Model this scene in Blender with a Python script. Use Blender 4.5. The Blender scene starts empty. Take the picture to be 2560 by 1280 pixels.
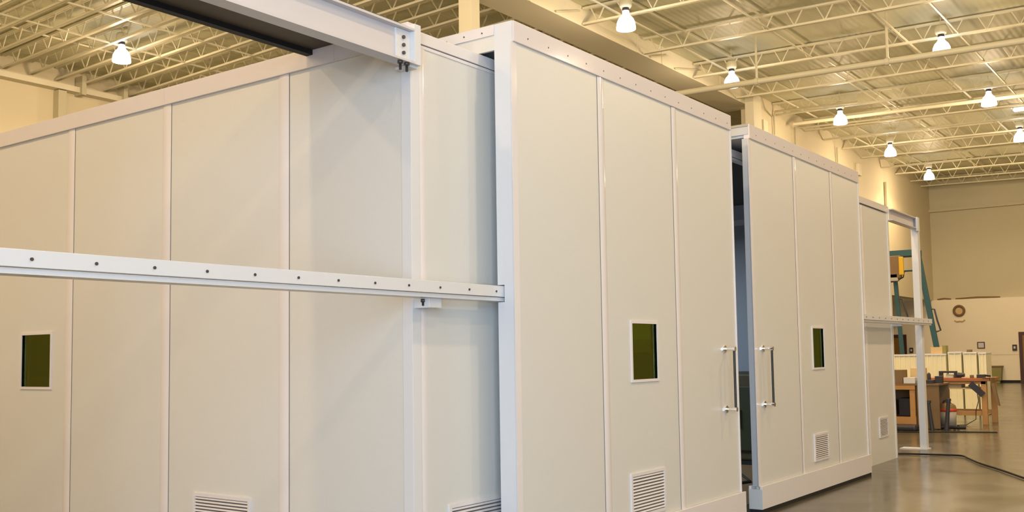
import bpy, bmesh, math, random
from mathutils import Vector, Matrix
random.seed(7)
S = bpy.context.scene
C = S.collection
PI = math.pi

# ---------------------------------------------------------------- camera, world, exposure
cd = bpy.data.cameras.new('camera')
cam = bpy.data.objects.new('camera', cd); C.objects.link(cam); S.camera = cam
cd.sensor_width = 36.0; cd.sensor_fit = 'HORIZONTAL'
cd.lens = 2527.69 / 2560 * 36.0
cd.shift_x = (1280 - 1281.36) / 2560
cd.shift_y = (704.96 - 640) / 2560
cd.clip_end = 200
_r = Vector((0.5871862946, -0.8093088274, -0.0152143783))
_u = Vector((-0.0489318037, -0.0542509901, 0.9973276837))
_f = Vector((0.8079714933, 0.5848726801, 0.0714563785))
M = Matrix((_r, _u, -_f)).transposed().to_4x4()
M.translation = Vector((-5.522, -3.9703, 1.6))
cam.matrix_world = M

S.view_settings.view_transform = 'Standard'
S.view_settings.look = 'None'
S.view_settings.gamma = 1
S.view_settings.use_curve_mapping = False
S.view_settings.exposure = 0.30

w = bpy.data.worlds.new('sky'); S.world = w; w.use_nodes = True
w.node_tree.nodes['Background'].inputs[0].default_value = (.62, .78, 1, 1)
w.node_tree.nodes['Background'].inputs[1].default_value = 1.2

WARM = (1.0, .725, .43)
LAMP_W = 300
UP_W = 150
DAY_W = 930

def area(name, loc, direction, sx, sy, power, color):
    l = bpy.data.lights.new(name, 'AREA'); l.shape = 'RECTANGLE'; l.size = sx; l.size_y = sy
    l.energy = power; l.color = color
    o = bpy.data.objects.new(name, l); C.objects.link(o); o.location = loc
    o.rotation_euler = Vector(direction).to_track_quat('-Z', 'Y').to_euler()
    return o
# daylight through the open roll-up door in the wall behind the camera
area('daylight_opening', (-9.1, -7.2, 2.5), (1, .0, .0), 7.4, 4.6, DAY_W, (.58, .76, 1.0))

# ---------------------------------------------------------------- materials
def mat(name, col, rough=.5, metal=0, spec=.5, noise=None, bump=None, coat=0, emis=None, col2=None, strength=1):
    m = bpy.data.materials.new(name); m.use_nodes = True
    nt = m.node_tree; b = nt.nodes['Principled BSDF']
    b.inputs['Base Color'].default_value = (*col, 1)
    b.inputs['Roughness'].default_value = rough
    b.inputs['Metallic'].default_value = metal
    b.inputs['Specular IOR Level'].default_value = spec
    b.inputs['Coat Weight'].default_value = coat
    b.inputs['Coat Roughness'].default_value = .06
    if emis:
        b.inputs['Emission Color'].default_value = (*emis, 1)
        b.inputs['Emission Strength'].default_value = strength
    tc = nt.nodes.new('ShaderNodeTexCoord')
    if noise:
        n = nt.nodes.new('ShaderNodeTexNoise'); n.inputs['Scale'].default_value = noise; n.inputs['Detail'].default_value = 6
        nt.links.new(tc.outputs['Object'], n.inputs['Vector'])
        r = nt.nodes.new('ShaderNodeMix'); r.data_type = 'RGBA'
        c2 = col2 or tuple(c * .88 for c in col)
        r.inputs[6].default_value = (*col, 1); r.inputs[7].default_value = (*c2, 1)
        nt.links.new(n.outputs['Fac'], r.inputs[0]); nt.links.new(r.outputs[2], b.inputs['Base Color'])
    if bump:
        n2 = nt.nodes.new('ShaderNodeTexNoise'); n2.inputs['Scale'].default_value = bump[0]; n2.inputs['Detail'].default_value = 3
        nt.links.new(tc.outputs['Object'], n2.inputs['Vector'])
        bp = nt.nodes.new('ShaderNodeBump'); bp.inputs['Strength'].default_value = bump[1]; bp.inputs['Distance'].default_value = .01
        nt.links.new(n2.outputs['Fac'], bp.inputs['Height']); nt.links.new(bp.outputs['Normal'], b.inputs['Normal'])
    return m

panel_m = mat('white_textured_panel', (.705, .69, .65), .30, noise=55, col2=(.68, .67, .625), bump=(260, .10))
trim_m = mat('white_gloss_trim', (.77, .725, .715), .09, bump=(5, .05))
cap_m = mat('white_cap_trim', (.72, .665, .655), .10, bump=(5, .06))
beam_m = mat('pale_beam_paint', (.63, .595, .60), .3)
steel_m = mat('white_painted_steel', (.71, .71, .72), .28)
dark_steel_m = mat('dark_brown_steel', (.075, .055, .035), .6)
black_m = mat('black_rubber', (.008, .007, .008), .7)
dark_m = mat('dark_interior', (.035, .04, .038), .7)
interior_m = mat('dim_interior_grey', (.30, .34, .40), .5)  # dim bluish light on white inner walls put into the colour
chrome_m = mat('chrome', (.85, .86, .9), .12, metal=1)
bolt_m = mat('dark_bolt', (.10, .09, .09), .4, metal=.6)
grey_m = mat('vent_shade_groove_grey', (.16, .15, .14), .7)
ceil_m = mat('beige_roof_deck', (.62, .60, .40), .6, noise=.7, col2=(.53, .51, .32))
joist_m = mat('beige_painted_joist', (.68, .64, .46), .45)
header_m = mat('beige_header', (.74, .69, .52), .6, noise=.6, col2=(.68, .63, .46))
wall_m = mat('beige_hall_wall', (.70, .62, .44), .65, noise=.5, col2=(.64, .57, .39))
wall_up_m = mat('khaki_upper_wall', (.57, .53, .37), .7, noise=.8, col2=(.53, .49, .33))
wall_low_m = mat('cream_lower_wall', (.86, .79, .61), .55, noise=.5, col2=(.82, .74, .57))
wood_m = mat('bench_pine', (.50, .27, .09), .55, noise=6, col2=(.38, .19, .055))
wood_red_m = mat('orange_board', (.42, .13, .035), .5, noise=4, col2=(.33, .12, .04))
brown_m = mat('brown_panel', (.22, .13, .055), .6, noise=3, col2=(.16, .10, .04))
door_m = mat('brown_wood_door', (.27, .15, .03), .4, noise=2, col2=(.21, .11, .02))
frame_m = mat('dark_red_frame', (.06, .018, .015), .45)
green_m = mat('blue_green_fibreglass', (.008, .085, .075), .45, noise=3, col2=(.018, .06, .10))
yellow_m = mat('yellow_tool', (.62, .38, .01), .5)
olive_m = mat('olive_bin', (.27, .25, .08), .6)
crate_m = mat('white_crate', (.92, .86, .62), .4, noise=3, col2=(.84, .78, .52))
tan_m = mat('tan_board', (.62, .45, .22), .6)
grey_plastic_m = mat('grey_plastic', (.38, .35, .29), .45)
shaded_side_m = mat('shaded_side_channel', (.50, .53, .56), .35, metal=.2)  # shade the left door throws on white steel, put into the grey
red_m = mat('orange_red_band', (.50, .06, .02), .45)
paper_m = mat('pale_paper', (.62, .6, .6), .6)
tool_m = mat('dark_tool', (.03, .028, .035), .45)

def floor_mat():
    m = bpy.data.materials.new('polished_epoxy_floor'); m.use_nodes = True
    nt = m.node_tree; b = nt.nodes['Principled BSDF']
    tc = nt.nodes.new('ShaderNodeTexCoord')
    n = nt.nodes.new('ShaderNodeTexNoise'); n.inputs['Scale'].default_value = .55; n.inputs['Detail'].default_value = 8; n.inputs['Roughness'].default_value = .62
    nt.links.new(tc.outputs['Object'], n.inputs['Vector'])
    cr = nt.nodes.new('ShaderNodeValToRGB')
    cr.color_ramp.elements[0].position = .35; cr.color_ramp.elements[0].color = (.065, .058, .034, 1)
    cr.color_ramp.elements[1].position = .68; cr.color_ramp.elements[1].color = (.12, .105, .066, 1)
    nt.links.new(n.outputs['Fac'], cr.inputs[0]); nt.links.new(cr.outputs[0], b.inputs['Base Color'])
    n2 = nt.nodes.new('ShaderNodeTexNoise'); n2.inputs['Scale'].default_value = 1.7; n2.inputs['Detail'].default_value = 5
    nt.links.new(tc.outputs['Object'], n2.inputs['Vector'])
    mr = nt.nodes.new('ShaderNodeMapRange'); mr.inputs['To Min'].default_value = .09; mr.inputs['To Max'].default_value = .30
    nt.links.new(n2.outputs['Fac'], mr.inputs['Value']); nt.links.new(mr.outputs[0], b.inputs['Roughness'])
    bp = nt.nodes.new('ShaderNodeBump'); bp.inputs['Strength'].default_value = .05; bp.inputs['Distance'].default_value = .02
    n3 = nt.nodes.new('ShaderNodeTexNoise'); n3.inputs['Scale'].default_value = 3
    nt.links.new(tc.outputs['Object'], n3.inputs['Vector']); nt.links.new(n3.outputs['Fac'], bp.inputs['Height'])
    nt.links.new(bp.outputs['Normal'], b.inputs['Normal'])
    b.inputs['Specular IOR Level'].default_value = .45
    return m
floor_m = floor_mat()

def deck_mat():
    m = ceil_m; nt = m.node_tree; b = nt.nodes['Principled BSDF']
    tc = nt.nodes.new('ShaderNodeTexCoord')
    wv = nt.nodes.new('ShaderNodeTexWave'); wv.bands_direction = 'Y'; wv.inputs['Scale'].default_value = 2.1
    nt.links.new(tc.outputs['Object'], wv.inputs['Vector'])
    bp = nt.nodes.new('ShaderNodeBump'); bp.inputs['Strength'].default_value = .2; bp.inputs['Distance'].default_value = .03
    nt.links.new(wv.outputs['Fac'], bp.inputs['Height']); nt.links.new(bp.outputs['Normal'], b.inputs['Normal'])
deck_mat()

def glass_mat(name, tint, refl=.12):
    m = bpy.data.materials.new(name); m.use_nodes = True
    nt = m.node_tree; nt.nodes.clear()
    o = nt.nodes.new('ShaderNodeOutputMaterial'); mx = nt.nodes.new('ShaderNodeMixShader')
    t = nt.nodes.new('ShaderNodeBsdfTransparent'); t.inputs[0].default_value = (*tint, 1)
    g = nt.nodes.new('ShaderNodeBsdfGlossy'); g.inputs['Roughness'].default_value = .03; g.inputs[0].default_value = (.75, .9, .35, 1)
    mx.inputs[0].default_value = refl
    nt.links.new(t.outputs[0], mx.inputs[1]); nt.links.new(g.outputs[0], mx.inputs[2]); nt.links.new(mx.outputs[0], o.inputs[0])
    return m
glass_m = glass_mat('green_laser_glass', (.42, .44, .012))

def lamp_glass():
    m = bpy.data.materials.new('glowing_lamp_refractor'); m.use_nodes = True
    nt = m.node_tree; nt.nodes.clear()
    o = nt.nodes.new('ShaderNodeOutputMaterial'); e = nt.nodes.new('ShaderNodeEmission')
    e.inputs[0].default_value = (1, .93, .97, 1); e.inputs[1].default_value = 9
    nt.links.new(e.outputs[0], o.inputs[0])
    return m
lamp_m = lamp_glass()
sky_m = bpy.data.materials.new('daylit_skylight'); sky_m.use_nodes = True
_b = sky_m.node_tree.nodes['Principled BSDF']; _b.inputs['Emission Color'].default_value = (.8, .95, 1, 1); _b.inputs['Emission Strength'].default_value = 2.5

# ---------------------------------------------------------------- mesh helpers
class MB:
    def __init__(s): s.v = []; s.f = []; s.sm = []
    def add(s, vs, fs, smooth=False):
        n = len(s.v); s.v += [tuple(x) for x in vs]
        for f in fs: s.f.append([i + n for i in f]); s.sm.append(smooth)
        return s
    def box(s, x0, x1, y0, y1, z0, z1):
        v = [(x, y, z) for z in (z0, z1) for y in (y0, y1) for x in (x0, x1)]
        return s.add(v, [(0, 2, 3, 1), (4, 5, 7, 6), (0, 1, 5, 4), (2, 6, 7, 3), (0, 4, 6, 2), (1, 3, 7, 5)])
    def hexa(s, v):
        return s.add(v, [(0, 2, 3, 1), (4, 5, 7, 6), (0, 1, 5, 4), (2, 6, 7, 3), (0, 4, 6, 2), (1, 3, 7, 5)])
    def beam(s, a, b, wx, wy, up=(0, 0, 1)):
        a = Vector(a); b = Vector(b); d = (b - a).normalized(); up = Vector(up)
        if abs(d.dot(up)) > .99: up = Vector((1, 0, 0))
        x = d.cross(up).normalized(); y = x.cross(d)
        v = []
        for p in (a, b):
            for sy in (-1, 1):
                for sx in (-1, 1): v.append(p + x * sx * wx / 2 + y * sy * wy / 2)
        return s.hexa(v)
    def tube(s, pts, r, n=8, cap=True):
        pts = [Vector(p) for p in pts]; rings = []
        d0 = (pts[1] - pts[0]).normalized()
        up = Vector((0, 0, 1)) if abs(d0.z) < .9 else Vector((1, 0, 0))
        x = d0.cross(up).normalized()
        for i, p in enumerate(pts):
            d = (pts[min(i + 1, len(pts) - 1)] - pts[max(i - 1, 0)]).normalized()
            x = (x - d * x.dot(d)).normalized(); y = d.cross(x)
            rr = r[i] if isinstance(r, (list, tuple)) else r
            rings.append([p + (x * math.cos(2 * PI * k / n) + y * math.sin(2 * PI * k / n)) * rr for k in range(n)])
        v = [q for R in rings for q in R]; f = []
        for i in range(len(rings) - 1):
            for k in range(n):
                f.append((i * n + k, i * n + (k + 1) % n, (i + 1) * n + (k + 1) % n, (i + 1) * n + k))
        s.add(v, f, True)
        if cap: s.add(rings[0], [tuple(range(n))[::-1]]); s.add(rings[-1], [tuple(range(n))])
        return s
    def lathe(s, prof, cx, cy, n=20):
        v = []; f = []
        for (r, z) in prof:
            for k in range(n): v.append((cx + r * math.cos(2 * PI * k / n), cy + r * math.sin(2 * PI * k / n), z))
        for i in range(len(prof) - 1):
            for k in range(n): f.append((i * n + k, i * n + (k + 1) % n, (i + 1) * n + (k + 1) % n, (i + 1) * n + k))
        return s.add(v, f, True)
    def disc(s, c, nrm, r, t, n=10):
        c = Vector(c); nrm = Vector(nrm).normalized()
        return s.tube([c, c + nrm * t], r, n)
    def build(s, name, m, parent=None, bevel=0):
        off = Vector(parent.location) if parent is not None else Vector((0, 0, 0))
        if parent is not None and parent.parent is not None: off = off + Vector(parent.parent.location)
        me = bpy.data.meshes.new(name)
        me.from_pydata([Vector(q) - off for q in s.v], [], s.f); me.update()
        for p, k in zip(me.polygons, s.sm): p.use_smooth = k
        me.materials.append(m)
        o = bpy.data.objects.new(name, me); C.objects.link(o)
        if parent is not None: o.parent = parent
        if bevel:
            b = o.modifiers.new('bevel', 'BEVEL'); b.width = bevel; b.segments = 2; b.limit_method = 'ANGLE'
        return o

def tag(o, label=None, cat=None, group=None, kind=None):
    if label: o['label'] = label
    if cat: o['category'] = cat
    if group: o['group'] = group
    if kind: o['kind'] = kind
    return o
def thing(name, loc, label, cat, group=None):
    o = bpy.data.objects.new(name, None); C.objects.link(o); o.location = loc; o.empty_display_size = .1
    return tag(o, label, cat, group)
def copy_tree(o, parent=None):
    c = o.copy(); C.objects.link(c)
    if parent is not None: c.parent = parent
    for ch in list(kids.get(o.name, [])): copy_tree(ch, c)
    return c
kids = {}
def index_kids(root):
    def rec(o):
        kids[o.name] = [x for x in C.objects if x.parent == o]
        for k in kids[o.name]: rec(k)
    rec(root)

# ---------------------------------------------------------------- the hall
DECK = 9.5
def struct(name, mb, m, parent=None):
    o = mb.build(name, m, parent)
    return tag(o, kind='structure') if parent is None else o
struct('floor', MB().box(-9.5, 45.2, -14, 20.8, -.2, 0), floor_m)
def zr(y): return DECK + .025 * (y - 7.9)     # right bay falls gently away from the header beam
def zl(y): return DECK - .03 * (y - 8.8)      # and so does the left bay
_c = MB()
for (ya, yb, fn) in ((-14.3, 7.9, zr), (8.8, 20.8, zl), (7.9, 8.8, lambda y: DECK)):
    _c.hexa([(-9.5, ya, fn(ya)), (45.2, ya, fn(ya)), (-9.5, yb, fn(yb)), (45.2, yb, fn(yb)), (-9.5, ya, fn(ya) + .2), (45.2, ya, fn(ya) + .2), (-9.5, yb, fn(yb) + .2), (45.2, yb, fn(yb) + .2)])
struct('ceiling', _c, ceil_m)
struct('wall_far', MB().box(44.75, 45.2, -14, 8.0, 3.8, DECK), wall_up_m)
fw = MB().box(44.45, 45.2, -14, 11.2, 0, 3.83)          # lower wall in cream, slightly proud
fwo = struct('wall_far_lower', fw, wall_low_m)
MB().box(44.44, 44.45, -14, 8.9, 1.245, 1.262).build('panel_joint', wall_up_m, fwo)
struct('wall_side', MB().box(23.6, 37.6, 7.9, 8.3, 0, DECK).box(37.6, 45.2, 7.9, 8.3, 3.83, DECK), wall_m)
struct('wall_niche', MB().box(37.4, 45.2, 11.0, 11.2, 0, 3.83).box(37.4, 37.6, 8.3, 11.2, 0, 3.83).box(37.4, 45.2, 8.3, 11.2, 3.83, 4.0), wall_low_m)
struct('wall_north', MB().box(-9.5, 45.2, 20.4, 20.8, 0, DECK), wall_m)
struct('wall_bay', MB().box(30, 30.3, 8.3, 20.4, 0, DECK), wall_up_m)
struct('wall_south', MB().box(-9.5, 45.2, -14.3, -14, 0, DECK), wall_m)
mb = MB().box(-9.5, -9.2, -14, -11, 0, DECK).box(-9.5, -9.2, -3.4, 20.4, 0, DECK).box(-9.5, -9.2, -11, -3.4, 4.9, DECK)
struct('wall_rear', mb, wall_m)
struct('baseboard_far', MB().box(44.40, 44.45, -14, 7.9, 0, .11), black_m)
# ledge line and dark clutter on the lower wall
struct('trim_1', MB().box(44.55, 44.75, -14, 7.9, 8.0, 8.12), wall_up_m)
sky = struct('window_1', MB().box(29.9, 30.7, 1.0, 1.8, zr(1.4) - .05, zr(1.4)), sky_m)

# header beam along the side bay
hb = thing('header_beam', (10, 8.35, 9.0), 'wide beige boxed header beam running under the roof behind the enclosure', 'beam')
MB().box(-6, 23.6, 7.9, 8.8, 9.03, DECK).build('casing', header_m, hb)
for x in (16.3, 17.6, 11.6, 21.2):
    MB().box(x, x + .07, 7.885, 7.9, 9.03, DECK).build('seam_cover', header_m, hb)
for (a, b, lab) in (((17.9, 9.33), (16.95, 9.06), 'thin dark brace rod across the header beam face above the left sliding door'), ((19.9, 9.38), (18.3, 9.06), 'thin brace rod on the header beam face next to the sprinkler pipe'), ((13.6, 9.35), (12.6, 9.06), 'thin brace rod on the header beam face near the picture top')):
    tag(MB().beam((a[0], 7.87, a[1]), (b[0], 7.87, b[1]), .03, .03).build('brace_rod', wall_up_m), lab, 'brace')
cl = thing('steel_column', (10.05, 8.35, 0), 'square beige column standing behind the enclosure below the header beam', 'column')
MB().box(9.93, 10.20, 8.12, 8.45, 0, 9.03).build('shaft', header_m, cl, .01)
MB().box(9.85, 10.28, 8.04, 8.53, 8.97, 9.03).build('cap_plate', header_m, cl)
cl2 = thing('steel_column', (23.3, 7.7, 0), 'beige pilaster column at the corner where the header beam meets the side wall', 'column')
MB().box(22.95, 23.55, 7.62, 7.9, 0, 9.3).build('shaft', header_m, cl2, .01)
cl3 = thing('steel_column', (8.35, 20.3, 0), 'slim olive pilaster on the beige back wall of the far left bay', 'column')
MB().box(8.24, 8.46, 20.15, 20.4, 0, 8.5).build('shaft', wall_up_m, cl3)
gd = thing('roof_girder', (8, 20.2, 8.6), 'beige ledge beam along the top of the back wall in the far left bay', 'girder')
MB().box(-6, 23, 20.1, 20.4, 8.52, 8.66).build('beam_web', header_m, gd)
for (x, z) in ((8.85, 8.46), (10.05, 8.35)): MB().box(x - .06, x + .06, 20.0, 20.3, z, 8.95).build('joist_seat', wall_up_m, gd)

# ---- open web joists
def make_joist(y0, y1, zb, zt, pitch, label, group):
    j = thing('roof_joist', (0, 0, zb), label, 'joist', group)
    MB().box(-.045, -.012, y0, y1, zt - .05, zt).box(.012, .045, y0, y1, zt - .05, zt).box(-.045, .045, y0, y1, zt - .008, zt).build('top_chord', joist_m, j)
    MB().box(-.045, -.012, y0, y1, zb, zb + .05).box(.012, .045, y0, y1, zb, zb + .05).box(-.045, .045, y0, y1, zb, zb + .008).build('bottom_chord', joist_m, j)
    m = MB(); y = y0 + .4; h = .19
    while y + h < y1:
        m.beam((0, y - h, zt - .03), (0, y, zb + .03), .023, .023).beam((0, y, zb + .03), (0, y + h, zt - .03), .023, .023)
        y += pitch
    m.box(-.008, .008, y0 + .02, y1 - .02, zt - .045, zt - .02)
    m.build('web', joist_m, j)
    index_kids(j)
    return j
XR = [10.9, 13.75, 16.6, 19.45, 22.3, 25.15, 28.0, 29.9, 32.0, 34.3, 37.0, 39.0, 41.4, 43.2]
NUM = ['first', 'second', 'third', 'fourth', 'fifth', 'sixth', 'seventh', 'eighth', 'ninth', 'tenth', 'eleventh', 'twelfth', 'thirteenth', 'fourteenth', 'fifteenth', 'sixteenth', 'seventeenth', 'eighteenth', 'nineteenth', 'twentieth']
j0 = make_joist(-13.9, 7.88, 9.05, 9.46, .70, 'x', 'open-web joists of the right bay')
j0.location.z -= .1975; j0.rotation_euler.x = math.atan(.025)
for i, x in enumerate(XR):
    j = j0 if i == 0 else copy_tree(j0)
    j.location.x = x
    j['label'] = 'beige open-web roof joist in the right bay, %s counted from the far wall' % NUM[len(XR) - 1 - i]
XL = [4.8, 5.5, 6.2, 6.9, 7.58, 8.28, 8.93, 9.62, 10.35, 11.05, 11.75, 12.6, 13.5, 14.6, 16, 17.6, 19.4, 21.4]
l0 = make_joist(8.82, 20.3, 9.1, 9.47, .70, 'x', 'open-web joists of the left bay')
l0.location.z += .264; l0.rotation_euler.x = -math.atan(.03)
for i, x in enumerate(XL):
    j = l0 if i == 0 else copy_tree(l0)
    j.location.x = x
    j['label'] = 'beige open-web roof joist in the bay beyond the header beam, %s counted from the left' % NUM[i]
# bridging
def bridging(x0, x1, y, z, label):
    o = MB().beam((x0, y, z + (.025 * (y - 7.9) if y < 8 else -.03 * (y - 8.8))), (x1, y, z + (.025 * (y - 7.9) if y < 8 else -.03 * (y - 8.8))), .035, .035).build('bridging_rod', joist_m)
    tag(o, label, 'brace', 'bridging rods between the roof joists')
k = 0
for (y, z, where) in [(6.9, 9.115, 'by the header beam, low'), (6.7, 9.40, 'by the header beam, high'), (4.6, 9.1, 'above the left lamps, low'), (4.75, 9.43, 'above the left lamps, high'), (2.25, 9.1, 'beside the right lamps, low'), (1.1, 9.1, 'just right of the right lamps'), (2.6, 9.40, 'beside the right lamps, high')]:
    bridging(11.7, 43.2, y, z, 'straight beige rod across the joists ' + where)
for (y, z, where) in [(16.8, 9.12, 'near the left lamp, low'), (15.2, 9.12, 'in front of the left lamp, low'), (18.2, 9.42, 'behind the left lamp, high')]:
    bridging(4.7, 21.4, y, z, 'beige rod across the left bay joists ' + where)

# ---- lamps
def make_lamp():
    o = thing('high_bay_lamp', (0, 0, 8.45), 'x', 'lamp', 'high bay lamps hanging from the roof')
    z = 8.45
    MB().lathe([(.0, z + .40), (.07, z + .40), (.075, z + .33), (.10, z + .29), (.155, z + .23), (.19, z + .15), (.205, z + .05), (.205, z), (.19, z + .0), (.185, z + .05), (.13, z + .22), (.06, z + .32)], 0, 0, 24).build('shade', lamp_m, o)
    MB().lathe([(0, z + .46), (.072, z + .46), (.078, z + .40), (0, z + .40)], 0, 0, 16).build('socket_collar', tool_m, o)
    MB().lathe([(0, z + .68), (.09, z + .68), (.13, z + .63), (.135, z + .52), (.11, z + .47), (0, z + .46)], 0, 0, 16).build('ballast_housing', joist_m, o)
    MB().tube([(0, 0, z + .68), (0, 0, z + 1.02)], .012, 6).build('hanger', joist_m, o)
    index_kids(o)
    return o
LAMPS = [((12.99, 6.35), 'glowing high bay lamp hanging above the left sliding door, nearest in the left row'),
 ((18.8, 6.5), 'glowing high bay lamp just above the sprinkler pipe where it reaches the header beam'),
 ((25.0, 5.7), 'glowing high bay lamp, third in the left row, just past the sprinkler pipe'),
 ((31.25, 5.95), 'glowing high bay lamp, second from the far end of the left row'),
 ((37.5, 6.15), 'smallest glowing high bay lamp, at the far end of the left row'),
 ((19.2, 1.44), 'largest glowing high bay lamp in the right row, above the sprinkler pipe'),
 ((25.4, 1.6), 'glowing high bay lamp in the right row, in the middle behind the sprinkler pipe'),
 ((31.5, 1.8), 'glowing high bay lamp at the right picture edge, farthest of the right row'),
 ((7.75, 16.65), 'glowing high bay lamp alone in the left bay above the end wall'),
 ((6.7, 6.2), 'glowing high bay lamp above the enclosure roof'), ((.5, 6.2), 'glowing high bay lamp above the near end of the enclosure'),
 ((13, 1.4), 'glowing high bay lamp above the aisle before the right row'), ((6.7, 1.3), 'glowing high bay lamp above the left sliding door front'), ((.5, 1.3), 'glowing high bay lamp above the track beam'),
 ((37.7, 1.8), 'glowing high bay lamp by the far wall right of the picture'),
 ((-5.7, 1.3), 'glowing high bay lamp left of the track beam'), ((-5.7, 6.2), 'added unseen high bay lamp before the end wall'), ((-5.7, 11.0), 'added unseen high bay lamp in the near north bay'), ((.5, 11.0), 'added unseen high bay lamp left of the picture in the north bay'), ((5.6, 11.0), 'added unseen high bay lamp over the enclosure in the north bay'),  # end wall and north bay lamps here are added to brighten wall and ceiling
 ((-5.7, -6.5), 'glowing high bay lamp behind the camera'),
 ((.5, -3.4), 'glowing high bay lamp over the near aisle'), ((6.7, -3.4), 'glowing high bay lamp over the middle aisle'), ((13, -3.4), 'glowing high bay lamp over the far aisle'),
 ((19.2, -3.4), 'glowing high bay lamp right of the sprinkler pipe'), ((31.5, -3.4), 'glowing high bay lamp right of the far row'),
 ((4, -9), 'glowing high bay lamp near the south wall'), ((14, -9), 'glowing high bay lamp far along the south wall'),
 ((1.5, 16.65), 'glowing high bay lamp in the north bay'), ((14, 16.65), 'glowing high bay lamp hidden behind the enclosure')]
lp0 = make_lamp()
for i, ((x, y), lab) in enumerate(LAMPS):
    o = lp0 if i == 0 else copy_tree(lp0)
    o.location.x = x; o.location.y = y; o.location.z = 8.45 + (.025 * (y - 1) if y < 0 else 0); o['label'] = lab
    l = bpy.data.lights.new('bulb_light', 'SPOT'); l.energy = LAMP_W; l.color = WARM; l.shadow_soft_size = .16; l.spot_size = math.radians(168); l.spot_blend = .35
    b = bpy.data.objects.new('bulb_light', l); C.objects.link(b); b.parent = o; b.location = (0, 0, .06)
    l2 = bpy.data.lights.new('refractor_light', 'POINT'); l2.energy = UP_W; l2.color = WARM; l2.shadow_soft_size = .13
    b2 = bpy.data.objects.new('refractor_light', l2); C.objects.link(b2); b2.parent = o; b2.location = (0, 0, -.10)

# ---- sprinkler main and conduits
sp = thing('sprinkler_pipe', (18.0, 0, 8.3), 'thick cream sprinkler pipe crossing the roof to the header beam', 'pipe')
MB().tube([(18.0, 7.88, 8.30), (18.0, -13.9, 7.755)], .075, 14).build('pipe_run', joist_m, sp)
for y in (5.5, 2.35, -.8):
    z = 8.3 + .025 * (y - 7.9)
    MB().tube([(18.0, y, z + .08), (18.0, y, z + 1.15)], .03, 8).build('hanger', joist_m, sp)
    MB().tube([(18.0, y - .04, z), (18.0, y + .04, z)], .095, 14).build('clamp', joist_m, sp)
def pipe(pts, r, label, name='conduit', m=None):
    return tag(MB().tube(pts, r, 8).build(name, m or joist_m), label, 'pipe', 'conduits on the side wall' if name == 'conduit' else None)
pipe([(26.2, -13.9, 8.40), (26.2, 3.0, 8.83), (26.2, 7.6, 8.94)], .06, 'long beige branch pipe running below the joists to the side wall', 'branch_pipe')
pipe([(25.1, 7.82, 7.9), (25.1, 7.82, 9.0), (24.6, 7.6, 9.05), (24.5, 5, 8.92)], .035, 'bent conduit coming down the side wall, nearest the pilaster', m=wall_up_m)
pipe([(27.0, 7.82, 7.9), (27.0, 7.82, 9.0), (27.1, 7.5, 8.98), (27.2, 4.4, 8.90)], .035, 'bent conduit coming down the side wall, second from the pilaster', m=wall_up_m)
pipe([(31.2, 7.82, 7.7), (31.2, 7.82, 9.0)], .035, 'straight conduit on the side wall above the second sliding door', m=wall_up_m)
pipe([(37.3, 7.82, .3), (37.3, 7.82, 8.5)], .06, 'tall straight downpipe on the side wall behind the far frame', m=wall_up_m)
for (x, lab) in ((24.1, 'small beige junction box on the side wall beside the pilaster'), (33.6, 'small beige junction box high on the side wall above the right fixed wall')):
    tag(MB().box(x, x + .35, 7.78, 7.9, 8.3, 8.75).build('junction_box', header_m, None, .01), lab, 'box')

# ---------------------------------------------------------------- the enclosure (fixed part)
XE, XW2, YF, YB, ZC = -.7323, 9.93, .2812, 7.2, 3.70
enc = thing('enclosure', (XE, YF, 0), 'large white panelled enclosure with bolted track rail and overhead beam', 'enclosure')

def wall_with_hole(axis, a0, a1, z0, z1, p0, p1, hole=None):
    """panel in the plane normal to axis; a along the wall, p through its thickness"""
    m = MB()
    def bx(u0, u1, w0, w1):
        if axis == 'x': m.box(p0, p1, u0, u1, w0, w1)
        else: m.box(u0, u1, p0, p1, w0, w1)
    if hole is None: bx(a0, a1, z0, z1)
    else:
        h0, h1, k0, k1 = hole
        bx(a0, h0, z0, z1); bx(h1, a1, z0, z1); bx(h0, h1, z0, k0); bx(h0, h1, k1, z1)
    return m
def ring(axis, a0, a1, z0, z1, p0, p1, wd):
    m = MB()
    for (u0, u1, w0, w1) in ((a0 - wd, a1 + wd, z0 - wd, z0), (a0 - wd, a1 + wd, z1, z1 + wd), (a0 - wd, a0, z0, z1), (a1, a1 + wd, z0, z1)):
        if axis == 'x': m.box(p0, p1, u0, u1, w0, w1)
        else: m.box(u0, u1, p0, p1, w0, w1)
    return m
def window(axis, a0, a1, z0, z1, p, parent):
    """p = outer face; frame stands 8 mm proud, toward negative axis"""
    fr = ring(axis, a0, a1, z0, z1, p - .010, p + .055, .022).build('window_frame', trim_m, parent)
    g = MB()
    if axis == 'x': g.box(p + .012, p + .018, a0, a1, z0, z1)
    else: g.box(a0, a1, p + .012, p + .018, z0, z1)
    g.build('window_glass', glass_m, parent)
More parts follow.
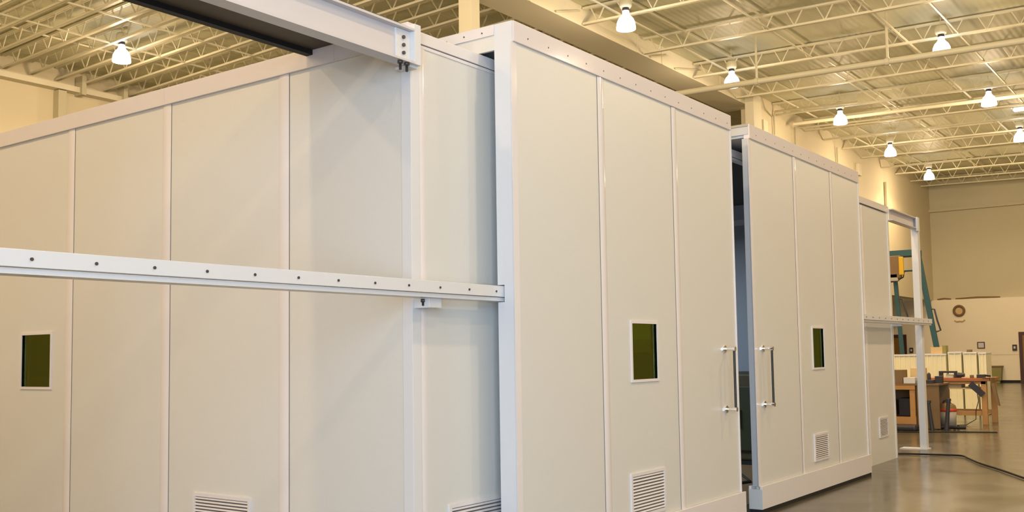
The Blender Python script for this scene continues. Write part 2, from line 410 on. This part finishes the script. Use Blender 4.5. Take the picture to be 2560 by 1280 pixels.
def vent(axis, a0, a1, z0, z1, p, parent, n=12):
    fr = ring(axis, a0 + .025, a1 - .025, z0 + .025, z1 - .025, p - .014, p, .025)
    v = fr.build('vent', trim_m, parent)
    m = MB(); b = MB()
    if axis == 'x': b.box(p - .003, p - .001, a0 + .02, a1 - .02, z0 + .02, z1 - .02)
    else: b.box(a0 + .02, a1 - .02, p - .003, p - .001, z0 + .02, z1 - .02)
    b.build('vent_gap_shade', grey_m, v)  # dark sheet paints the shade in the gaps between louvers
    h = (z1 - z0 - .05) / n
    for i in range(n):
        zc = z0 + .025 + (i + .5) * h
        a, c = a0 + .025, a1 - .025
        pts = []
        for u in (a, c):
            pts.append(((p - .003), u, zc + h * .18)); pts.append(((p - .013), u, zc - h * .26))
            pts.append(((p - .004), u, zc + h * .26)); pts.append(((p - .014), u, zc - h * .16))
        if axis != 'x': pts = [(q[1], q[0], q[2]) for q in pts]
        m.hexa(pts)
    m.build('louvers', trim_m, v)

def batten(axis, a0, a1, z0, z1, p, parent, bulge=.007, n=10):
    """shallow rounded cover strip over a panel joint"""
    m = MB(); v = []
    for z in (z0, z1):
        for i in range(n + 1):
            t = i / n; a = a0 + (a1 - a0) * t; h = .0015 + bulge * (1 - (2 * t - 1) ** 2)
            v.append((p - h, a, z) if axis == 'x' else (a, p - h, z))
        for a in (a1, a0): v.append((p, a, z) if axis == 'x' else (a, p, z))
    k = n + 3
    m.add(v, [(i, i + 1, k + i + 1, k + i) for i in range(n)], True)
    m.add([v[0], v[n], v[n + 1], v[n + 2], v[k], v[k + n], v[k + n + 1], v[k + n + 2]], [(1, 2, 6, 5), (3, 0, 4, 7), (2, 3, 7, 6)])
    m.add(v[:k], [tuple(range(k))[::-1]]); m.add(v[k:], [tuple(range(k))])
    return m.build('batten', trim_m, parent)

# end wall (faces the camera side, X = XE), panels between battens
seams = [YF + .07, 1.4175, 2.7795, 4.1407, 5.4235, 6.78, YB]
for i in range(len(seams) - 1):
    a, b = seams[i], seams[i + 1]
    hole = (4.4766, 4.9539, 1.379, 1.8376) if i == 3 else None
    wall_with_hole('x', a, b - .001, .0, 3.61, XE, XE + .05, hole).build('wall_panel', panel_m, enc)
for s_ in seams[1:-1]:
    batten('x', s_ + .004, s_ + .115, 0, 3.607, XE, enc)
    MB().box(XE - .003, XE, s_, s_ + .004, 0, 3.607).build('batten_groove', grey_m, enc)
window('x', 4.4766, 4.9539, 1.379, 1.8376, XE, enc)
vent('x', 1.818, 2.468, .28, .609, XE, enc)
# cap rail of the end wall, in two glossy lengths
MB().box(XE - .022, XE + .06, YF, .95, 3.607, 3.743).build('cap_rail', cap_m, enc, .003)
MB().box(XE - .022, XE + .06, .953, 2.85, 3.607, 3.743).build('cap_rail', cap_m, enc, .003)
MB().box(XE - .022, XE + .06, 2.853, YB, 3.607, 3.743).build('cap_rail', cap_m, enc, .003)
# corner post
MB().box(XE - .008, XE + .075, YF - .008, YF + .075, 0, 3.62).build('corner_post', steel_m, enc, .003)
batten('y', XE + .078, XE + .14, 0, 3.60, YF, enc, .004)
# fixed front walls
MB().box(XE + .07, .62, YF, YF + .05, 0, 3.61).build('wall_panel', panel_m, enc)
MB().box(7.0, XW2 - .06, YF, YF + .05, 0, 3.61).build('wall_panel', panel_m, enc)
batten('y', 8.62, 8.72, 0, 3.6, YF, enc)
MB().box(XW2 - .06, XW2, YF - .010, YF + .06, 0, 3.63).build('corner_post', steel_m, enc, .003)
MB().box(XE - .01, 7.0, YF - .012, YF + .06, 3.622, ZC).build('front_cap', trim_m, enc, .003)
MB().box(XE + .1, 7.0, YF - .006, YF + .06, 3.594, 3.616).build('front_sub_cap', trim_m, enc, .002)
MB().box(7.0, XW2, YF - .02, YF + .06, 3.622, 3.715).build('front_cap', trim_m, enc, .003)
vent('y', -.40, .25, .30, .634, YF, enc)
vent('y', 9.08, 9.51, .35, .636, YF, enc)
# rear, far end, roof
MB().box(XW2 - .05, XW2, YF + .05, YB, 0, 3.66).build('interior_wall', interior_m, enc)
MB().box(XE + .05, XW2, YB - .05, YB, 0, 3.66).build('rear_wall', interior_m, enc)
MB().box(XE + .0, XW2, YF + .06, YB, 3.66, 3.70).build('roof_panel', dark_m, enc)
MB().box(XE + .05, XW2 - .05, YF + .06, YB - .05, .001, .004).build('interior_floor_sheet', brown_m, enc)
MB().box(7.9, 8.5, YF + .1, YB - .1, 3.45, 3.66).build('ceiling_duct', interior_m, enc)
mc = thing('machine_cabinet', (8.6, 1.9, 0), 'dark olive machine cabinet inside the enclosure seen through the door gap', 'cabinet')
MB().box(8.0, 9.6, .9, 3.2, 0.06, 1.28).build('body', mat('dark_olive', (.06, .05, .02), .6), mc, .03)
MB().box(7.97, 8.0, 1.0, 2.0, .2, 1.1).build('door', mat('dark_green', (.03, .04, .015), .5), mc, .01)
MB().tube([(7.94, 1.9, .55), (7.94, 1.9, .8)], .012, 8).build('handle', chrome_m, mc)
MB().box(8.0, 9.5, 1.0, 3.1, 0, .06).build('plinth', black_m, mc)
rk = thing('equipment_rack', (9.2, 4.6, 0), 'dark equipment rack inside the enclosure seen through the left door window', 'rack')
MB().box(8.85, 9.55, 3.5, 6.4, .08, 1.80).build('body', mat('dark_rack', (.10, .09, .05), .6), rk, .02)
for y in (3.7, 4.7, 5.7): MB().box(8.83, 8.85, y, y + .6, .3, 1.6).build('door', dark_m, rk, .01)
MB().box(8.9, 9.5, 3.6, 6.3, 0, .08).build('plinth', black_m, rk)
# added light, out of view, brightens the inside of the enclosure
fx = thing('added_strip_light', (6.0, 4.8, 3.5), 'added unseen cool light brightening the inside of the enclosure', 'lamp')
MB().box(5.3, 6.7, 4.7, 4.9, 3.56, 3.66).build('housing', steel_m, fx)
_tube_m = bpy.data.materials.new('added_cool_tube'); _tube_m.use_nodes = True
_tb = _tube_m.node_tree.nodes['Principled BSDF']; _tb.inputs['Emission Color'].default_value = (.7, .85, 1, 1); _tb.inputs['Emission Strength'].default_value = 2
MB().tube([(5.35, 4.8, 3.53), (6.65, 4.8, 3.53)], .02, 8).build('tube', _tube_m, fx)
_a = area('added_interior_glow', (6.0, 4.8, 3.49), (0, 0, -1), 1.3, .1, 210, (.75, .87, 1)); _a.parent = fx; _a.location = (0, 0, -.01)
tag(MB().tube([(4.6, .40, .02), (5.5, 1.2, .02), (6.2, 1.0, .02), (7.5, 1.8, .02)], .015).build('cable', black_m), 'black cable on the floor inside the enclosure behind the gap', 'cable')

# track rail: face plate with a bolt every 0.292 m and a lower lip
def rail_run(x0, x1):
    r = MB().box(x0, x1, .10, .150, 1.990, 2.064).build('track_rail', steel_m, enc, .002)
    MB().box(x0, x1, .115, .235, 1.962, 1.986).build('rail_lip', steel_m, r)
    n = 0
    x = -.088
    xs = [x - .2925 * i for i in range(0, 16)] if x0 < 0 else [7.80 + .2925 * i for i in range(13)]
    for q in xs:
        if x0 < q < x1: MB().disc((q, .10, 2.025), (0, -1, 0), .0075, .005, 10).build('bolt', bolt_m, r)
rail_run(-4.6, .18)
rail_run(7.67, 11.56)
MB().box(-.72, -.60, .15, YF, 1.90, 1.985).build('rail_bracket', steel_m, enc, .002)
MB().lathe([(0, 1.955), (.016, 1.955), (.016, 1.935), (.009, 1.935), (.009, 1.915), (0, 1.91)], -.72, .20, 6).build('bracket_bolt', bolt_m, enc)
MB().box(9.9, 10.0, .15, YF, 1.93, 2.06).build('rail_bracket', steel_m, enc, .002)
# overhead I-beam
def ibeam(x0, x1, yc, z0, z1, wd, name, m):
    b = MB().box(x0, x1, yc - .006, yc + .006, z0 + .014, z1 - .014).box(x0, x1, yc - wd / 2, yc + wd / 2, z0, z0 + .014).box(x0, x1, yc - wd / 2, yc + wd / 2, z1 - .014, z1)
    return b.build(name, m, enc)
ibeam(-4.6, -.79, .24, 3.44, 3.665, .105, 'track_beam', beam_m)
bp = MB().box(-.93, -.742, .222, .234, 3.46, 3.65).build('splice_plate', steel_m, enc, .002)
for z in (3.50, 3.55, 3.60): MB().disc((-.865, .222, z), (0, -1, 0), .012, .012, 6).build('bolt', bolt_m, bp)
for (x, y) in ((-.90, .215), (-.84, .215)):
    MB().lathe([(0, 3.44), (.018, 3.44), (.018, 3.424), (.009, 3.424), (.009, 3.385), (0, 3.38)], x, y, 6).build('bolt', bolt_m, bp)
MB().box(XE - .075, XE + .002, YF - .06, YF + .06, 3.425, 3.44).build('seat_angle', steel_m, enc)
MB().box(XE - .06, XE + .001, .19, .29, 3.44, 3.70).build('end_plate', steel_m, enc, .002)
# dark overhead shelf plate behind the beam
sh = MB().box(-4.6, XE - .023, .34, 1.22, 3.725, 3.745).build('overhead_shelf', dark_steel_m, enc)
sh['label'] = 'dark brown overhead plate'
MB().box(-4.6, XE - .023, 1.16, 1.22, 3.69, 3.725).build('shelf_lip', black_m, sh)
# post at the near end of the track (left of the picture)
MB().box(-4.7, -4.6, .17, .29, 0, 3.68).build('track_post', steel_m, enc, .003)
# far frame: top beam, post with foot
ibeam(XW2, 11.40, .26, 3.51, 3.685, .105, 'track_beam', beam_m)
MB().box(11.36, 11.50, .22, .32, 0.012, 3.69).build('track_post', steel_m, enc, .003)
MB().box(11.30, 11.56, .20, .62, 0, .014).build('post_foot', steel_m, enc)
for z in (3.54, 3.58, 3.62, 3.66): MB().disc((11.33, .205, z), (0, -1, 0), .011, .01, 6).build('bolt', bolt_m, enc)
MB().box(11.28, 11.40, .19, .22, 3.47, 3.69).build('splice_plate', steel_m, enc, .002)

# ---------------------------------------------------------------- sliding doors
def sliding_door(x0, x1, bat, win, vnt, hx, label, lead):
    d = thing('sliding_door', (x0, 0, 0), label, 'door', 'sliding doors of the enclosure')
    ZL, ZT, ZB = 3.743, 3.8894, .265
    cuts = [x0 + .045] + bat + [x1 - .02]
    for i in range(len(cuts) - 1):
        a, b = cuts[i], cuts[i + 1]
        hole = win if (win[0] > a and win[1] < b) else None
        wall_with_hole('y', a, b - .001, ZB - .05, ZL, .0, .05, hole).build('door_panel', panel_m, d)
    for s_ in bat:
        batten('y', s_, s_ + .095, ZB, ZL - .002, 0, d)
        MB().box(s_ - .004, s_, -.003, 0, ZB, ZL - .002).build('batten_groove', grey_m, d)
    MB().box(x0 - .02, x0 + .045, -.004, 0, ZB, ZL).build('edge_trim', trim_m, d)
    MB().box(x1 - .02, x1, -.012, .05, ZB, ZL).build('edge_trim', trim_m, d, .002)
    window('y', win[0], win[1], win[2], win[3], 0, d)
    vent('y', vnt[0], vnt[1], vnt[2], vnt[3], 0, d)
    # top cap and the roof section that travels with the door
    MB().box(x0, x1, -.014, .05, ZL, ZT).build('top_cap', cap_m, d, .004)
    x = x0 + .17; n = 0
    while x < x1 - .05:
        MB().disc((x, -.014, ZL + .055), (0, -1, 0), .006, .002, 8).build('rivet', bolt_m, d)
        x += .2575; n += 1
    if lead:     # wide trailing edge with a notch round the track rail
        MB().box(x0 - .004, x0 + .04, 0.0, .15, 2.073, ZT).box(x0 - .004, x0 + .04, 0, .092, 1.956, 2.073).box(x0 - .004, x0 + .04, 0, .147, .0, 1.956).build('side_channel', steel_m, d)
        ep = MB().box(x0 - .002, x0 + .02, .15, YB - .1, 3.71, 3.888).build('roof_end_plate', panel_m, d)
        MB().box(x0 - .012, x0 - .002, .15, YB - .1, 3.815, 3.888).build('roof_end_trim', trim_m, ep)
        for i in range(9):
            MB().disc((x0 - .012, .25 + i * .16, 3.85 if i % 2 else 3.845), (-1, 0, 0), .006, .003, 8).build('rivet', bolt_m, ep)
    else:
        MB().box(x0 - .004, x0 + .04, 0, .068, ZB, ZL).build('side_channel', shaded_side_m, d)
        ep = MB().box(x0 - .004, x0 + .02, 0, YB - .1, 3.785, ZT).build('roof_end_plate', shaded_side_m, d)
        MB().box(x0 - .010, x0 - .004, 0, YB - .1, 3.868, ZT + .003).build('roof_end_trim', grey_plastic_m, ep)  # grey here carries the shade on the top bevel
    MB().box(x0 + .02, x1, .05, YB - .1, 3.76, 3.885).build('roof_section', steel_m, d)
    # skirt guide
    X0, X1 = (x0 - .02, x1 + .05) if lead else (x0 - .005, x1 + .02)
    sk = MB().box(X0, X1, -.03, -.005, .04, ZB).box(X0, X1, .085, .11, .04, ZB).box(X0, X1, -.005, .085, .04, ZB - .035).build('skirt', trim_m if lead else trim_m, d, .003)
    if not lead: MB().box(X0 - .003, X0, -.03, .11, .04, ZB - .03).build('skirt_end_cap', mat('grey_end_cap', (.55, .57, .58), .4), sk)
    MB().box(X0, X1 - .01, -.026, .10, .0, .04).build('floor_seal_and_shade', black_m, d)  # black strip draws the rubber seal together with the shadow under the skirt
    # handle
    for hz in (1.62, 1.06):
        h = MB().disc((hx, 0, hz), (0, -1, 0), .034, .012, 18).box(hx - .05, hx + .05, -.011, 0, hz - .014, hz + .014).tube([(hx, -.012, hz), (hx, -.085, hz)], .013, 12).disc((hx, -.080, hz), (0, -1, 0), .022, .032, 14)
        h.build('handle_mount', chrome_m, d)['label'] = 'chrome handle mount'
    MB().tube([(hx, -.098, 1.045), (hx, -.098, 1.64)], .0115, 12).build('handle_bar', mat('black_grip', (.012, .012, .012), .35), d)
    return d
sliding_door(0, 3.6142, [1.115, 2.36], (1.569, 1.990, 1.385, 1.833), (1.493, 2.072, .30, .65), 3.33,
    'left sliding door leaf with yellow-green window, louvred vent and tall pull handle', True)
sliding_door(4.0624, 7.6101, [5.275, 6.50], (5.716, 6.080, 1.40, 1.843), (5.645, 6.12, .356, .662), 4.255,
    'right sliding door leaf beyond the dark gap, with narrow dark green window', False)

# ---------------------------------------------------------------- far wall things
XF = 44.45
def wdoor(n, y0, y1, h):
    f = struct('door_%d' % n, MB().box(XF - .06, XF, y0 - .14, y0, 0, h + .14).box(XF - .06, XF, y1, y1 + .14, 0, h + .14).box(XF - .06, XF, y0, y1, h, h + .14), frame_m)
    MB().box(XF - .03, XF, y0, y1, 0.01, h).build('door_leaf', door_m, f)
    MB().box(XF - .08, XF - .03, y0 + .08, y0 + .2, .95, 1.15).build('door_handle', chrome_m, f)
wdoor(1, 3.25, 4.15, 2.12); wdoor(2, 9.27, 10.1, 2.12)
wb2 = thing('wall_box', (XF, 8.92, 1.5), 'small dark wall box beside the brown door behind the ladder stand', 'box')
MB().box(XF - .08, XF, 8.84, 9.0, 1.39, 1.63).build('body', tool_m, wb2, .01)
MB().box(XF - .09, XF - .08, 8.88, 8.96, 1.46, 1.56).build('plate', paper_m, wb2)
ck = thing('wall_wreath', (XF, 6.73, 3.3), 'round dark brown ring-shaped wreath on the far cream wall', 'wreath')
_m = MB()
N = 28; pts = [(XF - .05, 6.73 + .22 * math.cos(2 * PI * i / N), 3.3 + .22 * math.sin(2 * PI * i / N)) for i in range(N + 1)]
MB().tube(pts, .055, 8, False).build('ring', brown_m, ck)
MB().tube([(XF - .02, 6.73, 3.3), (XF, 6.73, 3.3)], .17, 24).build('backing', tan_m, ck)
tag(MB().tube([(XF - .03, 6.95, 2.86), (XF - .03, 6.85, 2.80), (XF - .03, 6.73, 2.82), (XF - .03, 6.6, 2.80), (XF - .03, 6.5, 2.87)], .03).build('wall_ornament', tan_m), 'small tan curved ornament on the wall below the wreath', 'ornament')
pf = thing('picture_frame', (XF, 5.86, 1.69), 'small dark framed notice on the far cream wall', 'frame')
ring('x', 5.74, 5.99, 1.58, 1.81, XF - .03, XF, .035).build('frame', frame_m, pf)
MB().box(XF - .015, XF, 5.74, 5.99, 1.58, 1.81).build('sheet', paper_m, pf)
wb = thing('wall_box', (XF, 4.47, 1.56), 'small dark wall box with a grey plate beside the far door', 'box')
MB().box(XF - .08, XF, 4.38, 4.56, 1.43, 1.70).build('body', tool_m, wb, .01)
MB().box(XF - .09, XF - .08, 4.43, 4.51, 1.52, 1.62).build('plate', paper_m, wb)
bn = thing('waste_bin', (44.1, 5.2, 0), 'olive green waste bin against the far wall', 'bin')
MB().hexa([(44.0, 5.02, .10), (44.3, 5.02, .10), (44.0, 5.40, .10), (44.3, 5.40, .10), (43.95, 4.97, .75), (44.35, 4.97, .75), (43.95, 5.45, .75), (44.35, 5.45, .75)]).build('body', olive_m, bn, .01)
MB().box(43.93, 44.37, 4.95, 5.47, .70, .76).build('rim', brown_m, bn)
MB().box(44.05, 44.25, 5.08, 5.35, 0, .10).build('foot', olive_m, bn)
for (y0, y1, lab) in ((5.0, 6.9, 'long dark cable bundle lying on the ledge of the far wall'), (7.1, 7.7, 'short dark cable bundle on the ledge of the far wall by the corner')):
    tag(MB().tube([(44.6, y0, 3.86), (44.6, (y0 + y1) / 2, 3.90), (44.6, y1, 3.86)], .035).build('cable_bundle', brown_m), lab, 'cable')

# ---------------------------------------------------------------- white crates
for i, (y0, y1, h, lab) in enumerate([(2.55, 3.3, 1.45, 'white slatted crate behind the benches, leftmost, cut by the frame opening'),
        (1.95, 2.50, 1.46, 'white slatted crate behind the benches with small boxes on top'),
        (1.60, 1.91, 1.50, 'narrow white slatted crate behind the benches, third from the right'),
        (1.26, 1.57, 1.49, 'narrow white slatted crate behind the benches, second from the right'),
        (1.05, 1.23, 1.48, 'narrowest white crate, rightmost behind the workbench')]):
    c = thing('crate', (20.8, (y0 + y1) / 2, 0), lab, 'crate', 'white crates behind the benches')
    m = MB(); y = y0
    m.box(20.53, 21.1, y0 + .01, y1 - .01, .02, h - .04)
    m.build('body', crate_m, c)
    s_ = MB(); n = max(2, int((y1 - y0) / .11))
    for q in range(n + 1):
        yy = y0 + .01 + (y1 - y0 - .04) * q / n
        s_.box(20.50, 20.53, yy, yy + .022, 0, h - .03)
    s_.build('slats', crate_m, c)
    MB().box(20.49, 21.12, y0, y1, h - .04, h).build('top_rim', steel_m, c, .004)
for (y0, y1, z0, z1, m_, lab) in ((2.05, 2.32, 1.46, 1.62, tan_m, 'tan carton on the second crate'), (1.97, 2.05, 1.46, 1.66, olive_m, 'olive bottle standing beside the tan carton on the crate'), (1.42, 1.50, 1.49, 1.55, brown_m, 'tiny brown box on top of a narrow crate')):
    tag(MB().box(20.6, 20.85, y0, y1, z0, z1).build('carton', m_, None, .006), lab, 'box')

# ---------------------------------------------------------------- workbench
wbn = thing('workbench', (17.6, .9, 0), 'pine workbench with orange top board in the far aisle', 'workbench')
MB().box(17.15, 18.1, .36, 2.3, .90, .965).build('bench_top', wood_red_m, wbn, .004)
MB().box(17.2, 17.25, .45, 2.2, .84, .90).build('apron', wood_m, wbn)
for (x, y) in ((17.2, .44), (17.95, .40), (17.2, 2.1), (17.95, 2.1)):
    MB().box(x, x + .10, y, y + .105, 0, .90).build('leg', wood_m, wbn, .004)
MB().box(17.22, 17.26, .54, 2.1, .19, .28).build('stretcher', wood_m, wbn)
MB().box(17.97, 18.0, .5, 2.1, .19, .28).build('stretcher', wood_m, wbn)
MB().box(17.3, 17.32, .5, .62, .19, .28).build('cleat', wood_m, wbn)
MB().box(17.3, 18.0, .62, 2.1, .73, .76).build('shelf', tan_m, wbn)
MB().beam((17.16, .74, .85), (17.16, .50, .62), .05, .12).build('brace', tool_m, wbn)
tag(MB().box(17.12, 17.5, .335, .50, .966, .972).box(17.12, 17.5, .330, .345, .84, .972).add([(17.12, .34, .86), (17.2, .34, .86), (17.12, .27, .86), (17.2, .27, .86), (17.12, .24, .42), (17.2, .24, .42), (17.12, .19, .40), (17.2, .19, .40)], [(0, 2, 3, 1), (4, 5, 7, 6), (0, 1, 5, 4), (2, 6, 7, 3), (0, 4, 6, 2), (1, 3, 7, 5)]).build('hanging_cloth', brown_m), 'brown cloth draped over the right end of the workbench', 'cloth')
tag(MB().box(17.32, 17.7, .95, 1.25, .761, .838).build('parts_box', tan_m, None, .01), 'flat tan box on the shelf under the workbench top', 'box')
tag(MB().tube([(17.1, .60, .64), (17.08, .58, .5), (17.1, .64, .3), (17.05, .64, .12), (16.9, .8, .01), (16.8, .95, .01)], .008, 6).build('power_cord', black_m), 'thin cord dangling under the workbench to the floor', 'cord')
bt = .966
def small(name, mb, m, lab, cat): return tag(mb.build(name, m, None, .004), lab, cat)
small('circular_saw', MB().box(17.2, 17.35, 1.02, 1.36, 1.07, 1.11).box(17.2, 17.35, 1.30, 1.36, bt, 1.08).box(17.2, 17.35, 1.02, 1.06, bt, 1.08), tool_m, 'black bracket-shaped tool standing on the orange bench top', 'tool')
small('drill', MB().tube([(17.25, 1.0, bt + .06), (17.25, .86, bt + .06)], [.06, .04]).box(17.22, 17.28, .93, .98, bt, bt + .06), tool_m, 'black drill lying next to the bracket-shaped tool on the bench', 'tool')
small('small_jar', MB().lathe([(0, bt), (.04, bt), (.04, bt + .06), (0, bt + .06)], 17.25, .72, 10), brown_m, 'small brown jar on the bench top', 'jar')
small('tool_tray', MB().box(17.2, 17.4, .48, .62, bt, bt + .07), tool_m, 'flat dark tool tray near the right end of the bench', 'tray')
small('pliers', MB().beam((17.25, .36, bt + .035), (17.25, .46, bt + .05), .05, .04), black_m, 'black pliers at the right edge of the bench top', 'tool')
small('white_box', MB().box(17.3, 17.5, 1.10, 1.24, bt, bt + .07), crate_m, 'small white box framed by the bracket-shaped tool', 'box')

# ---------------------------------------------------------------- cluttered low bench on the left
lb = thing('storage_bench', (15.9, 1.7, 0), 'yellow-brown wooden storage bench seen through the far frame', 'bench')
MB().box(15.5, 16.4, .97, 2.9, .86, .90).build('bench_top', brown_m, lb, .004)
for y in (1.43, 1.83, 2.75): MB().box(15.5, 15.6, y, y + .10, .1, .86).build('leg', wood_m, lb, .004)
MB().box(15.52, 15.56, .98, 1.40, .02, .88).build('side_panel', brown_m, lb)
MB().box(15.48, 15.56, 1.42, 2.9, .08, .24).build('bottom_board', wood_m, lb)
MB().box(15.48, 15.54, 1.42, 2.9, .78, .86).build('apron', wood_m, lb)
MB().box(16.3, 16.35, .98, 2.9, .02, .86).build('back_panel', brown_m, lb)
small('parts_bin', MB().box(15.7, 16.1, 1.52, 1.80, .25, .60), tool_m, 'dark parts bin inside the storage bench', 'bin')
small('parts_bin', MB().box(15.7, 16.1, 1.90, 2.2, .25, .55), brown_m, 'brown parts bin inside the storage bench by its left post', 'bin')
small('carton', MB().box(15.55, 15.9, 1.66, 1.95, .901, 1.17), brown_m, 'brown carton at the left end of the storage bench', 'box')
small('paper_stack', MB().box(15.52, 15.85, 1.42, 1.64, .901, 1.02), paper_m, 'pale stack of papers beside the brown carton', 'paper')
small('carton', MB().box(15.9, 16.2, 1.35, 1.60, .901, 1.20), tan_m, 'tan carton in the middle of the storage bench', 'box')
small('tool_case', MB().box(15.52, 15.7, 1.08, 1.38, .901, .97), tool_m, 'long dark tool case along the front of the storage bench', 'case')
small('tool_case', MB().box(15.75, 15.95, .98, 1.10, .901, 1.04), tool_m, 'short dark tool case at the right end of the storage bench', 'case')
small('spray_can', MB().lathe([(0, .901), (.035, .901), (.035, 1.08), (.015, 1.11), (0, 1.11)], 15.8, 1.22, 10), tool_m, 'dark spray can on the storage bench', 'can')
tag(MB().box(14.95, 15.35, 1.3, 1.95, .0, .11).build('floor_mat_roll', tool_m, None, .04), 'dark rolled mat on the floor before the storage bench', 'mat')

# ---------------------------------------------------------------- shop vacuum
vx, vy = 15.9, .92
vc = thing('shop_vacuum', (vx, vy, 0), 'grey shop vacuum with orange-red band in front of the workbench', 'vacuum')
MB().lathe([(0, .06), (.15, .06), (.165, .36), (0, .36)], vx, vy, 20).build('tank', grey_plastic_m, vc)
MB().lathe([(.165, .34), (.175, .35), (.175, .39), (.165, .40)], vx, vy, 20).build('band', red_m, vc)
MB().lathe([(.165, .40), (.15, .46), (.10, .50), (0, .51)], vx, vy, 20).build('motor_head', brown_m, vc)
MB().tube([(vx - .03, vy - .09, .47), (vx - .03, vy - .05, .55), (vx - .03, vy + .05, .55), (vx - .03, vy + .09, .47)], .014).build('carry_handle', tool_m, vc)
for (a, b) in ((-.15, -.15), (.15, -.15), (-.15, .15), (.15, .15)):
    MB().tube([(vx + a, vy + b - .02, .035), (vx + a, vy + b + .02, .035)], .035, 10).build('caster', black_m, vc)
pts = [(vx - .22, vy + .22, .05)]
for i in range(14): pts.append((vx - .28 + .03 * math.sin(i), vy + .30 - i * .052, .045))
MB().tube(pts, .032).build('hose', black_m, vc)
for (y, h, lab, dy) in ((1.13, .58, 'dark ribbed suction tube standing left of the vacuum', .05), (.76, .62, 'dark suction tube standing right of the vacuum', -.06)):
    t = thing('suction_tube', (15.3, y, 0), lab, 'tube', 'suction tubes by the vacuum')
    MB().tube([(15.3, y + dy * -1, .0), (15.3, y, h - .04)], [.045, .034]).build('tube', tool_m, t)
    MB().tube([(15.3, y, h - .05), (15.3, y, h)], .05, 10).build('collar', tool_m, t)

# ---------------------------------------------------------------- step ladder stand
ld = thing('ladder_stand', (22.0, 3.0, 0), 'tall blue-green ladder stand with a yellow tool bag behind the crates', 'ladder')
def rail(pa, pb, w): MB().beam(pa, pb, w, .08, (1, 0, 0)).build('side_rail', green_m, ld, .006)
rail((22, 3.50, 4.1), (22, 3.36, 1.3), .10); rail((22, 3.36, 1.3), (22, 3.29, 0), .10)
rail((22, 2.87, 4.09), (22, 2.50, 1.55), .13); rail((22, 2.50, 1.55), (22, 2.28, 0), .13)
MB().box(21.8, 22.2, 2.82, 3.56, 4.0, 4.17).build('top_platform', green_m, ld, .01)
MB().tube([(22, 3.45, 3.63), (22, 2.95, 3.63)], .022).build('rung', green_m, ld)
MB().tube([(22, 3.33, .8), (22, 2.40, .8)], .022).build('rung', green_m, ld)
for (y, z) in ((3.36, 2.6), (2.58, 2.3)):
    MB().tube([(21.95, y, z + .3), (21.95, y - .07, z + .3), (21.95, y - .13, z), (21.95, y - .20, z - .25), (21.95, y - .10, z - .28)], .022).build('lock_bracket', tool_m, ld)
bg = thing('tool_bag', (21.7, 3.3, 3.4), 'brown and yellow tool bag hanging from the top of the ladder stand', 'bag')
MB().box(21.62, 21.78, 3.22, 3.52, 3.42, 4.02).build('pouch', brown_m, bg, .03)
MB().box(21.58, 21.66, 3.14, 3.26, 3.5, 3.98).build('yellow_panel', yellow_m, bg, .02)['label'] = 'yellow side pocket'
MB().tube([(21.7, 3.15, 3.6), (21.7, 3.18, 3.45), (21.7, 3.35, 3.36), (21.7, 3.5, 3.34)], .015).build('strap', black_m, bg)
MB().box(21.62, 21.78, 3.3, 3.54, 3.35, 3.55).build('grey_flap', grey_plastic_m, bg, .02)

# ---------------------------------------------------------------- floor cords
pts = [(9.9, .75, .02), (10.31, .39, .02), (10.40, .08, .02), (10.46, -.41, .02), (10.35, -.55, .02), (10.13, -.64, .02), (9.51, -.925, .02), (8.85, -1.295, .02), (8.07, -1.70, .02), (7.3, -2.1, .02)]
def smooth(pts, n=5):
    out = []; P = [Vector(p) for p in pts]
    for i in range(len(P) - 1):
        p0 = P[max(i - 1, 0)]; p1 = P[i]; p2 = P[i + 1]; p3 = P[min(i + 2, len(P) - 1)]
        for k in range(n):
            t = k / n
            out.append(.5 * ((2 * p1) + (-p0 + p2) * t + (2 * p0 - 5 * p1 + 4 * p2 - p3) * t * t + (-p0 + 3 * p1 - 3 * p2 + p3) * t ** 3))
    return out + [P[-1]]
tag(MB().tube(smooth(pts), .014).build('floor_cable', black_m), 'long black cable snaking across the polished floor to the right edge', 'cable')
tag(MB().tube(smooth([(14.5, 1.9, .012), (14.7, 1.2, .012), (15.0, .5, .012), (15.2, -.1, .012)]), .011).build('floor_cable', black_m), 'thin black cable on the floor in front of the vacuum', 'cable')
